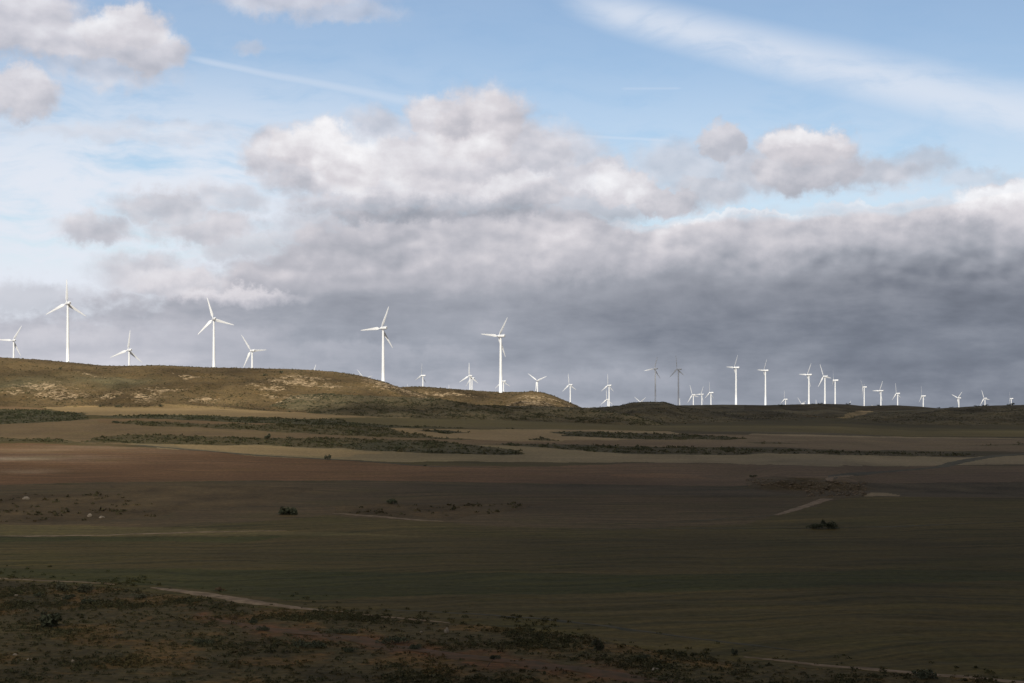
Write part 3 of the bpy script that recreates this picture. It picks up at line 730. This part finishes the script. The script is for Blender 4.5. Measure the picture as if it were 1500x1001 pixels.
hub_me = loft([[(math.cos(t)*r, y, math.sin(t)*r) for t in np.linspace(0, 2*math.pi, 20, endpoint=False)] for y, r in ((2.1, 1.15), (2.6, 1.35), (3.6, 1.42), (4.4, 1.2), (5.0, .78), (5.25, .25))], 'hub', white)
# blade: grows along +Z from the hub centre, root cylinder to twisted aerofoil
def blade_rings():
    st = [(1.0,.42,.42,0),(1.8,.42,.42,0),(2.8,.62,.36,18),(4.2,.98,.27,16),(6,1.02,.21,12),(9,.88,.165,8),(13,.70,.125,5),(17,.55,.09,3),(21,.41,.062,1),(24.3,.27,.04,0),(25.6,.14,.022,0),(26,.04,.01,0)]
    out = []
    for z, hc, ht, tw in st:
        R_ = []; a0 = math.radians(tw)
        off = (hc-.42)*.35
        for k in range(16):
            t = 2*math.pi*k/16; c = math.cos(t)*hc*(1.6 if z > 3 else 1)+off; th = math.sin(t)*ht*(1.0 if hc < .5 and z < 2.5 else .55-.45*math.cos(t))
            R_.append((c*math.cos(a0)-th*math.sin(a0), c*math.sin(a0)+th*math.cos(a0)+.0011*z*z, z))
        out.append(R_)
    return out
blade_me = loft(blade_rings(), 'blade', white)
OV = 3.5
door_me = None
for (X, Y, zr, ph, yaw, lab) in TP:
    ya = math.radians(yaw)
    bx_ = X+OV*math.sin(ya); by_ = Y-OV*math.cos(ya)
    zt_ = zat(bx_, by_); h = max(40.0, zr-1.6-zt_)
    root = bpy.data.objects.new('wind_turbine', None); link(root); root.location = (bx_, by_, zr-1.6-h+CAMZ); root.rotation_euler = (0, 0, ya)
    tag(root, lab, 'wind turbine', 'white wind turbines along the skyline')
    link(bpy.data.objects.new('tower', tower_mesh(h)), root)
    nc = link(bpy.data.objects.new('nacelle', nac_me), root); nc.location = (0, 0, h+1.6)
    link(bpy.data.objects.new('rear_vent', vent_me), nc); link(bpy.data.objects.new('wind_vane', mast_me), nc)
    hb = link(bpy.data.objects.new('hub', hub_me), root); hb.location = (0, 0, h+1.6)
    for k in range(3):
        bl = link(bpy.data.objects.new('blade', blade_me), root); bl.location = (0, OV, h+1.6); bl.rotation_euler = (0, math.radians(ph+120*k), 0)

# ------------------------------------------------------------------ sun
SA = math.radians(6); SE = math.radians(37)
sunv = np.array([-math.sin(SA)*math.cos(SE), -math.cos(SA)*math.cos(SE), math.sin(SE)])
sd = bpy.data.lights.new('sun', 'SUN'); sd.energy = 4.6; sd.angle = math.radians(.5); sd.color = (1, .95, .86)
so = bpy.data.objects.new('sun', sd); link(so); so.location = (-400, -600, 900)
import mathutils
so.rotation_euler = mathutils.Vector(sunv).to_track_quat('Z', 'Y').to_euler()

# ------------------------------------------------------------------ unseen cloud added above and behind the viewer, shaped to shade the valley
CB = 900.0
gx = np.arange(-2900, 3400, 28.0); gy = np.arange(-2600, 3100, 28.0)
CX, CY = np.meshgrid(gx, gy)
ox = -sunv[0]*CB/sunv[2]; oy = -sunv[1]*CB/sunv[2]
SX = CX+ox; SY = CY+oy          # where each bit of cloud puts its shadow
su = CU+F*SX/np.maximum(SY, 200)
edge = np.interp(su, [-800,0,250,370,430,520,640,760,860,900,945,955,1000,1012,1060,1500,2600], [1290,1290,1290,1330,1430,1440,1500,1560,1700,2500,2600,3650,3650,2950,2900,2900,2700])
edge = edge + fbm(SX, SY, 260, 4, 61)*50
tl = np.interp(SY, [-2600, -200, 150, 420, 650, 800, 1000, 1250, 1700, 2600, 3600], [120, 120, 118, 96, 66, 50, 42, 44, 85, 120, 62])
rightness = sst(100, 850, su)
T = tl*(.62+1.25*rightness) 
T = T*(1+.30*fbm(SX, SY, 330, 5, 62, .55))
fade = sst(0, 1, (edge-SY)/np.interp(su, [0, 370, 900], [190, 130, 110]))
# thin spot letting sun through on the left fields
for hu, hv, a, rx, ry in [(10,664,.85,60,40),(90,676,.6,60,14),(30,690,.85,45,12),(150,668,.5,60,14),(230,600,.45,160,130),(330,655,.35,110,60)]:
    hx, hy = ground(hu, hv); T = T*(1-a*np.exp(-((SX-hx)/rx)**2-((SY-hy)/ry)**2))
bord = sst(-2600, -2350, CY)*sst(-2900, -2600, CX)*(1-sst(3050, 3340, CX))
T = np.maximum(0, T*fade*bord); T[T < 2] = 0
T[0, :] = T[-1, :] = 0; T[:, 0] = T[:, -1] = 0
n_ = CX.size; ib = np.arange(n_).reshape(CX.shape); it = np.where(T > 0, ib+n_, ib)
q = np.stack([ib[:-1, :-1], ib[:-1, 1:], ib[1:, 1:], ib[1:, :-1]], -1).reshape(-1, 4)
Tq = T.ravel()[q]; keep = Tq.max(1) > 0
qb = q[keep][:, ::-1]; qt = it.ravel()[q[keep]]
T = T*(.0125/.04)
zb = CB+CAMZ+fbm(CX, CY, 300, 3, 70)*12
V = np.concatenate([np.stack([CX.ravel(), CY.ravel(), zb.ravel()], 1), np.stack([CX.ravel(), CY.ravel(), (zb+T).ravel()], 1)])
Q = np.concatenate([qb, qt]); used = np.unique(Q); rm = np.full(len(V), -1, np.int64); rm[used] = np.arange(len(used))
cm = bpy.data.materials.new('cloud_vapour'); cm.use_nodes = True; nt = cm.node_tree; nt.nodes.clear()
out = N(nt, 'ShaderNodeOutputMaterial'); pv = N(nt, 'ShaderNodeVolumePrincipled'); nt.links.new(pv.outputs[0], out.inputs['Volume'])
pv.inputs['Color'].default_value = (.9, .9, .92, 1); pv.inputs['Density'].default_value = .04; pv.inputs['Anisotropy'].default_value = .3
cm.cycles.homogeneous_volume = True if hasattr(cm.cycles, 'homogeneous_volume') else False
o = bpy.data.objects.new('overhead_cloud', npmesh('overhead_cloud', V[used], rm[Q], cm)); link(o)
tag(o, 'unseen cloud added over the valley behind the viewer, shaped to cast shade', 'cloud', kind='stuff')

# ------------------------------------------------------------------ sky
w = bpy.data.worlds.new('World'); sc.world = w; w.use_nodes = True; nt = w.node_tree; nt.nodes.clear(); g = G(nt, True)
sky = N(nt, 'ShaderNodeTexSky', sky_type='NISHITA'); sky.sun_disc = False
sky.sun_elevation = SE; sky.sun_rotation = math.radians(180)+SA
sky.altitude = 600; sky.air_density = 1.0; sky.dust_density = .6; sky.ozone_density = 1.6
d = g.sep(N(nt, 'ShaderNodeTexCoord').outputs['Generated'])
az = g.m('ARCTAN2', d[0], d[1]); el = g.m('ARCSINE', d[2])
def PU(u): return 7.5+25.0*math.atan((u-CU)/F)          # hundreds of pixels, as an angle on the sky
def PV(v): return 5.88-25.0*math.atan((HV-v)/F)
U = g.m('MULTIPLY_ADD', az, 25.0, 7.5); Vv = g.m('MULTIPLY_ADD', el, -25.0, 5.88)
p = g.comb(U, Vv, 0.0)
wc = g.v('SUBTRACT', g.noise(p, .75, 4, .42, True), (.5, .5, .5))
wf = g.v('SUBTRACT', g.noise(p, 1.9, 7, .64, True), (.5, .5, .5))
pws = g.v('ADD', p, g.v('MULTIPLY', wc, (.8, .5, 0.0)))
pl = g.v('ADD', p, g.v('ADD', g.v('MULTIPLY', wc, (.50, .28, 0.0)), g.v('MULTIPLY', wf, (.62, .52, 0.0))))
def billow(vec, scale, det=2.0, rough=.5):
    n = N(nt, 'ShaderNodeTexVoronoi', voronoi_dimensions='2D', feature='SMOOTH_F1', normalize=False)
    g.put(n.inputs['Vector'], vec); setin(n, Scale=scale, Detail=det, Roughness=rough, Lacunarity=2.1, Smoothness=.5)
    return g.m('SUBTRACT', 1.0, g.m('POWER', n.outputs['Distance'], 2.0))
fine = g.noise(g.v('MULTIPLY', p, (1.0, 1.55, 1.0)), 1.5, 8, .60)
pq = g.v('ADD', g.v('MULTIPLY', p, (1.0, 1.5, 1.0)), g.v('MULTIPLY', wc, (.3, .3, 0.0)))
bil = billow(pq, 1.0)
bilL = billow(g.v('ADD', pq, (-.10, -.18, 0.0)), 1.0)
# the long grey bank
fc = N(nt, 'ShaderNodeFloatCurve')
cv = fc.mapping.curves[0]
BT = [(-40,445),(60,440),(140,432),(190,415),(250,410),(330,385),(400,330),(430,300),(500,285),(700,285),(850,305),(900,320),(960,326),(1100,321),(1200,318),(1300,308),(1390,303),(1430,288),(1500,276),(1600,260)]
x0, x1 = PU(-40), PU(1600)
pts = [((PU(a)-x0)/(x1-x0), 1-b_/600.0) for a, b_ in BT]
cv.points[0].location = pts[0]; cv.points[1].location = pts[-1]
for q_ in pts[1:-1]: cv.points.new(*q_)
fc.mapping.update()
psx = g.sep(pws)
g.put(fc.inputs['Value'], g.m('DIVIDE', g.m('SUBTRACT', psx[0], x0), x1-x0, clamp=True)); fc.inputs['Factor'].default_value = 1
topV = g.m('MULTIPLY', g.m('SUBTRACT', 1.0, fc.outputs[0]), 6.0)
soft = g.mr(U, 4.0, 9.5, .55, .13)
bd = g.m('DIVIDE', g.m('SUBTRACT', g.m('ADD', psx[1], g.m('MULTIPLY', g.m('SUBTRACT', fine, .5), g.mr(U, 4.0, 9.5, 1.5, .25))), topV), soft)
ab = g.mr(bd, -.5, 1.0)

# colour of the bank by height and bearing
def ramp(vin, stops):
    n = N(nt, 'ShaderNodeValToRGB'); cr = n.color_ramp
    for k, (vp, c) in enumerate(stops):
        e = cr.elements[k] if k < 2 else cr.elements.new(vp/600.0)
        e.position = vp/600.0; e.color = (*lin(c), 1)
    g.put(n.inputs[0], g.m('DIVIDE', vin, 6.0, clamp=True)); return n.outputs[0]
vr = g.m('MULTIPLY_ADD', Vv, .75, g.m('MULTIPLY', psx[1], .25))
R0 = ramp(vr, [(0,(216,210,216)),(150,(214,209,215)),(330,(206,205,213)),(400,(200,200,208)),(450,(178,182,196)),(480,(184,189,201)),(520,(192,198,210)),(600,(196,202,212))])
R1 = ramp(vr, [(0,(214,210,216)),(240,(214,211,216)),(310,(184,183,192)),(350,(196,195,202)),(400,(184,184,193)),(430,(158,162,175)),(500,(150,156,170)),(540,(168,174,186)),(600,(178,183,193))])
R2 = ramp(vr, [(0,(208,205,211)),(260,(206,203,210)),(330,(206,205,211)),(370,(186,186,194)),(405,(160,162,172)),(435,(130,135,148)),(490,(128,135,149)),(530,(136,142,155)),(570,(150,154,165)),(600,(158,161,170))])
R3 = ramp(vr, [(0,(200,200,208)),(255,(190,186,195)),(300,(216,217,222)),(345,(200,200,206)),(385,(150,152,162)),(420,(122,127,140)),(460,(112,118,131)),(530,(118,124,137)),(600,(128,132,142))])
bank = g.mix(g.mr(psx[0], PU(1000), PU(1330)), g.mix(g.mr(psx[0], PU(620), PU(950)), g.mix(g.mr(psx[0], PU(150), PU(480)), R0, R1), R2), R3)
# the rolls and towers, from far to near: soft lobes lit from the upper left (x, y, half width, half height, top, base, softness, cover)
L = N(nt, 'ShaderNodeRGBToBW'); nt.links.new(bank, L.inputs[0]); lumv = g.m('POWER', L.outputs[0], 1/2.2)
lumv = g.m('ADD', lumv, g.m('MULTIPLY', g.m('SUBTRACT', bil, bilL), g.mr(Vv, 3.7, 4.9, .05, .0)))
wisp = g.noise(g.v('MULTIPLY', p, (.5, 1.7, 1.0)), 1.25, 8, .60)
lumv = g.m('ADD', lumv, g.m('MULTIPLY', g.m('SUBTRACT', wisp, .5), g.mr(Vv, 3.4, 4.6, .05, .24)))
alpha = ab
LOB = [(840,350,90,42,212,182,.5,.8),(640,372,66,22,192,174,.6,.7),(730,402,130,34,206,165,.5,.75),(910,395,90,26,188,150,.6,.7),(1050,350,110,28,209,184,.5,.7),
 (1165,366,72,24,207,172,.5,.7),(1290,334,150,26,216,182,.5,.6),(1400,330,70,28,214,166,.5,.6),(1470,302,62,30,248,200,.4,.9),(480,352,90,36,202,180,.5,.7),
 (560,395,100,26,194,168,.6,.6),(430,402,80,26,198,174,.6,.6),(215,402,66,26,206,190,.6,.8),(265,418,75,24,226,192,.45,.9),(350,436,84,12,226,188,.5,.8),(60,446,120,20,190,178,.6,.6),(100,502,100,16,208,192,.7,.6),
 (300,500,110,16,196,184,.7,.5),(620,470,60,16,166,150,.7,.4),(930,560,110,16,176,160,.7,.5),(520,520,140,14,186,170,.7,.5),(1060,440,120,18,140,120,.7,.5),(1340,520,120,14,128,118,.7,.4),(1110,322,110,5,240,215,.6,.7),(960,329,90,4,235,210,.7,.6),(1300,308,90,6,234,214,.6,.6),
 (820,238,62,44,206,190,.5,.75),(775,238,72,52,210,188,.45,.9),(700,190,76,54,220,192,.4,1),(640,176,44,36,220,190,.35,.95),(558,202,48,36,208,194,.5,.7),(615,240,72,44,222,192,.4,.95),
 (690,250,90,44,224,184,.4,.95),(770,284,72,28,226,184,.4,.95),(418,232,50,38,208,194,.45,.9),(468,222,70,36,230,198,.4,1),(468,262,78,30,206,182,.5,.9),(515,246,66,42,244,205,.5,1),
 (600,284,110,28,226,180,.4,.9),(700,292,120,24,222,176,.4,.9),(560,308,120,18,192,168,.5,.85),(870,300,80,26,208,186,.5,.8),(876,268,60,36,218,192,.45,.9),(908,274,58,28,238,202,.35,.95),(962,294,60,20,230,194,.4,.95),
 (1000,246,70,34,200,194,.6,.6),(1066,216,34,27,208,176,.35,.9),(1032,284,66,26,202,186,.5,.8),(1110,256,62,32,204,190,.5,.8),(1180,222,58,30,228,192,.35,1),(1182,258,80,30,208,176,.45,.95),
 (1280,262,84,22,200,188,.55,.8),(1350,248,46,18,196,186,.6,.6),(1430,268,54,13,198,190,.6,.45),
 (30,55,84,46,218,206,.45,.9),(110,76,80,34,218,204,.45,.9),(180,60,60,32,224,206,.4,.95),(214,86,52,32,214,200,.4,.9),(160,112,84,20,210,204,.6,.6),(22,152,54,36,222,202,.4,.9),
 (430,0,100,22,216,208,.6,.7),(500,20,64,16,212,206,.6,.5),(365,75,20,10,208,204,.6,.4),(130,342,56,20,202,190,.5,.85),(235,312,62,22,204,192,.5,.8),(330,300,52,20,206,196,.6,.6),
 (298,340,72,20,202,188,.5,.85),(352,362,62,22,206,192,.55,.7),(180,206,150,10,214,210,.8,.35),(255,192,90,8,216,212,.8,.3)]
LOB.insert(43, (600,314,150,11,180,160,.6,.6))
for (cx, cy, rx, ry, lt, lb, sf, op) in LOB:
    sf = sf*.70 if sf <= .45 else sf*.9
    rx /= 100.; ry /= 100.
    q_ = g.v('MULTIPLY_ADD', pl, (1/rx, 1/ry, 0.0), (-PU(cx)/rx, -PV(cy)/ry, 0.0))
    mk = g.mr(g.v('LENGTH', q_), 1.08+sf, 1.08-sf, 0.0, op)
    lo = g.mr(g.v('DOT_PRODUCT', q_, (.35, 1.0, 0.0)), -.75, .95, lt/255., lb/255., True)
    lumv = g.m('ADD', lumv, g.m('MULTIPLY', g.m('SUBTRACT', lo, lumv), mk))
    alpha = g.m('MAXIMUM', alpha, mk)
gen = g.mr(g.noise(g.v('MULTIPLY', pws, (.22, .5, 1.0)), 1.0, 5, .55), .38, .50)
gm_ = g.m('MULTIPLY', gen, g.m('MAXIMUM', g.mr(g.m('ABSOLUTE', g.m('SUBTRACT', U, 7.5)), 8.6, 11.0), g.mr(Vv, -.6, -2.5)))
alpha = g.m('MAXIMUM', alpha, gm_)
lumv = g.m('ADD', lumv, g.m('MULTIPLY', g.m('SUBTRACT', g.mr(wisp, .3, .7, .60, .80), lumv), gm_))
body = g.mr(Vv, 3.6, 4.6, 1.0, .25)
lumv = g.m('ADD', lumv, g.m('MULTIPLY', body, g.m('ADD', g.m('MULTIPLY', g.m('SUBTRACT', bil, bilL), .07), g.m('MULTIPLY', g.m('SUBTRACT', fine, .5), .20))))
n = N(nt, 'ShaderNodeValToRGB'); cr = n.color_ramp
for k, (vp, c) in enumerate([(90,(86,92,104)),(120,(117,122,134)),(160,(157,160,170)),(190,(189,188,196)),(215,(217,213,218)),(250,(251,250,252))]):
    e = cr.elements[k] if k < 2 else cr.elements.new(vp/255.0)
    e.position = vp/255.0; e.color = (*lin(c), 1)
g.put(n.inputs[0], lumv); ccol = g.mix(g.mr(Vv, 4.0, 5.2), n.outputs[0], g.mix(1.0, n.outputs[0], (.972, 1.0, 1.022), 'MULTIPLY'))
# thin ice cloud and condensation trails
def seg(a, b_, w0, w1):
    ax, ay, bx2, by2 = PU(a[0]), PV(a[1]), PU(b_[0]), PV(b_[1]); L = math.hypot(bx2-ax, by2-ay); tx, ty = (bx2-ax)/L, (by2-ay)/L
    q = g.v('SUBTRACT', g.v('ADD', p, g.v('MULTIPLY', wc, (.12, .05, 0.0))), (ax, ay, 0.0))
    t = g.v('DOT_PRODUCT', q, (tx/L, ty/L, 0.0)); n_ = g.m('ABSOLUTE', g.v('DOT_PRODUCT', q, (-ty, tx, 0.0)))
    wd = g.m('MULTIPLY_ADD', t, (w1-w0)/100., w0/100.)
    m = g.mr(g.m('DIVIDE', n_, g.m('MAXIMUM', wd, .01)), 1.0, .0)
    return g.m('MULTIPLY', m, g.m('MULTIPLY', g.mr(t, -.08, .12), g.mr(t, 1.10, .92))), t
streak = g.noise(g.v('MULTIPLY', pws, (.6, 2.2, 1.0)), 1.2, 7, .6)
s1, t1 = seg((840,0), (1560,200), 38, 74)
s2, t2 = seg((270,92), (615,152), 8, 18)
s3, t3 = seg((60,118), (560,178), 12, 18)
s4, t4 = seg((760,192), (980,208), 6, 5)
s5, t5 = seg((905,130), (1000,131), 5, 4)
s1 = g.m('MULTIPLY', s1, g.mr(streak, .2, .6, .36, .72))
cir = g.m('MAXIMUM', s1, g.m('MAXIMUM', g.m('MULTIPLY', s2, .42), g.m('MAXIMUM', g.m('MULTIPLY', s3, .25), g.m('MAXIMUM', g.m('MULTIPLY', s4, .35), g.m('MULTIPLY', s5, .25)))))
veil = g.m('MULTIPLY', g.mr(streak, .10, .62), g.mr(Vv, .6, 2.9, .10, .95))
veil = g.m('MAXIMUM', g.m('MULTIPLY', veil, g.mr(U, 3.0, 9.0, 1.0, .38)), g.mr(Vv, 3.2, 4.2, 0.0, .97))
cir = g.m('MAXIMUM', cir, veil)
scol = g.mix(1.0, sky.outputs[0], (.110, .107, .106), 'MULTIPLY')
SKYMIX = g.mix(cir, scol, lin((228,233,243)))
final = g.mix(g.m('MULTIPLY', alpha, .97), SKYMIX, ccol)
bg = N(nt, 'ShaderNodeBackground'); bg.inputs[1].default_value = 1.0
nt.links.new(final, bg.inputs[0]); wo = N(nt, 'ShaderNodeOutputWorld'); nt.links.new(bg.outputs[0], wo.inputs[0])
w.cycles.sampling_method = 'MANUAL'; w.cycles.sample_map_resolution = 512

# ------------------------------------------------------------------ camera
cd = bpy.data.cameras.new('camera'); cd.sensor_width = 36; cd.lens = F/1500*36; cd.shift_y = (HV-500.5)/1500; cd.clip_end = 60000; cd.clip_start = .5
co = bpy.data.objects.new('camera', cd); link(co); co.location = (0, 0, CAMZ); co.rotation_euler = (math.pi/2, 0, 0); sc.camera = co
sc.view_settings.view_transform = 'Standard'; sc.view_settings.look = 'None'; sc.view_settings.exposure = 0; sc.view_settings.gamma = 1
sc.render.resolution_x = 1024; sc.render.resolution_y = 683
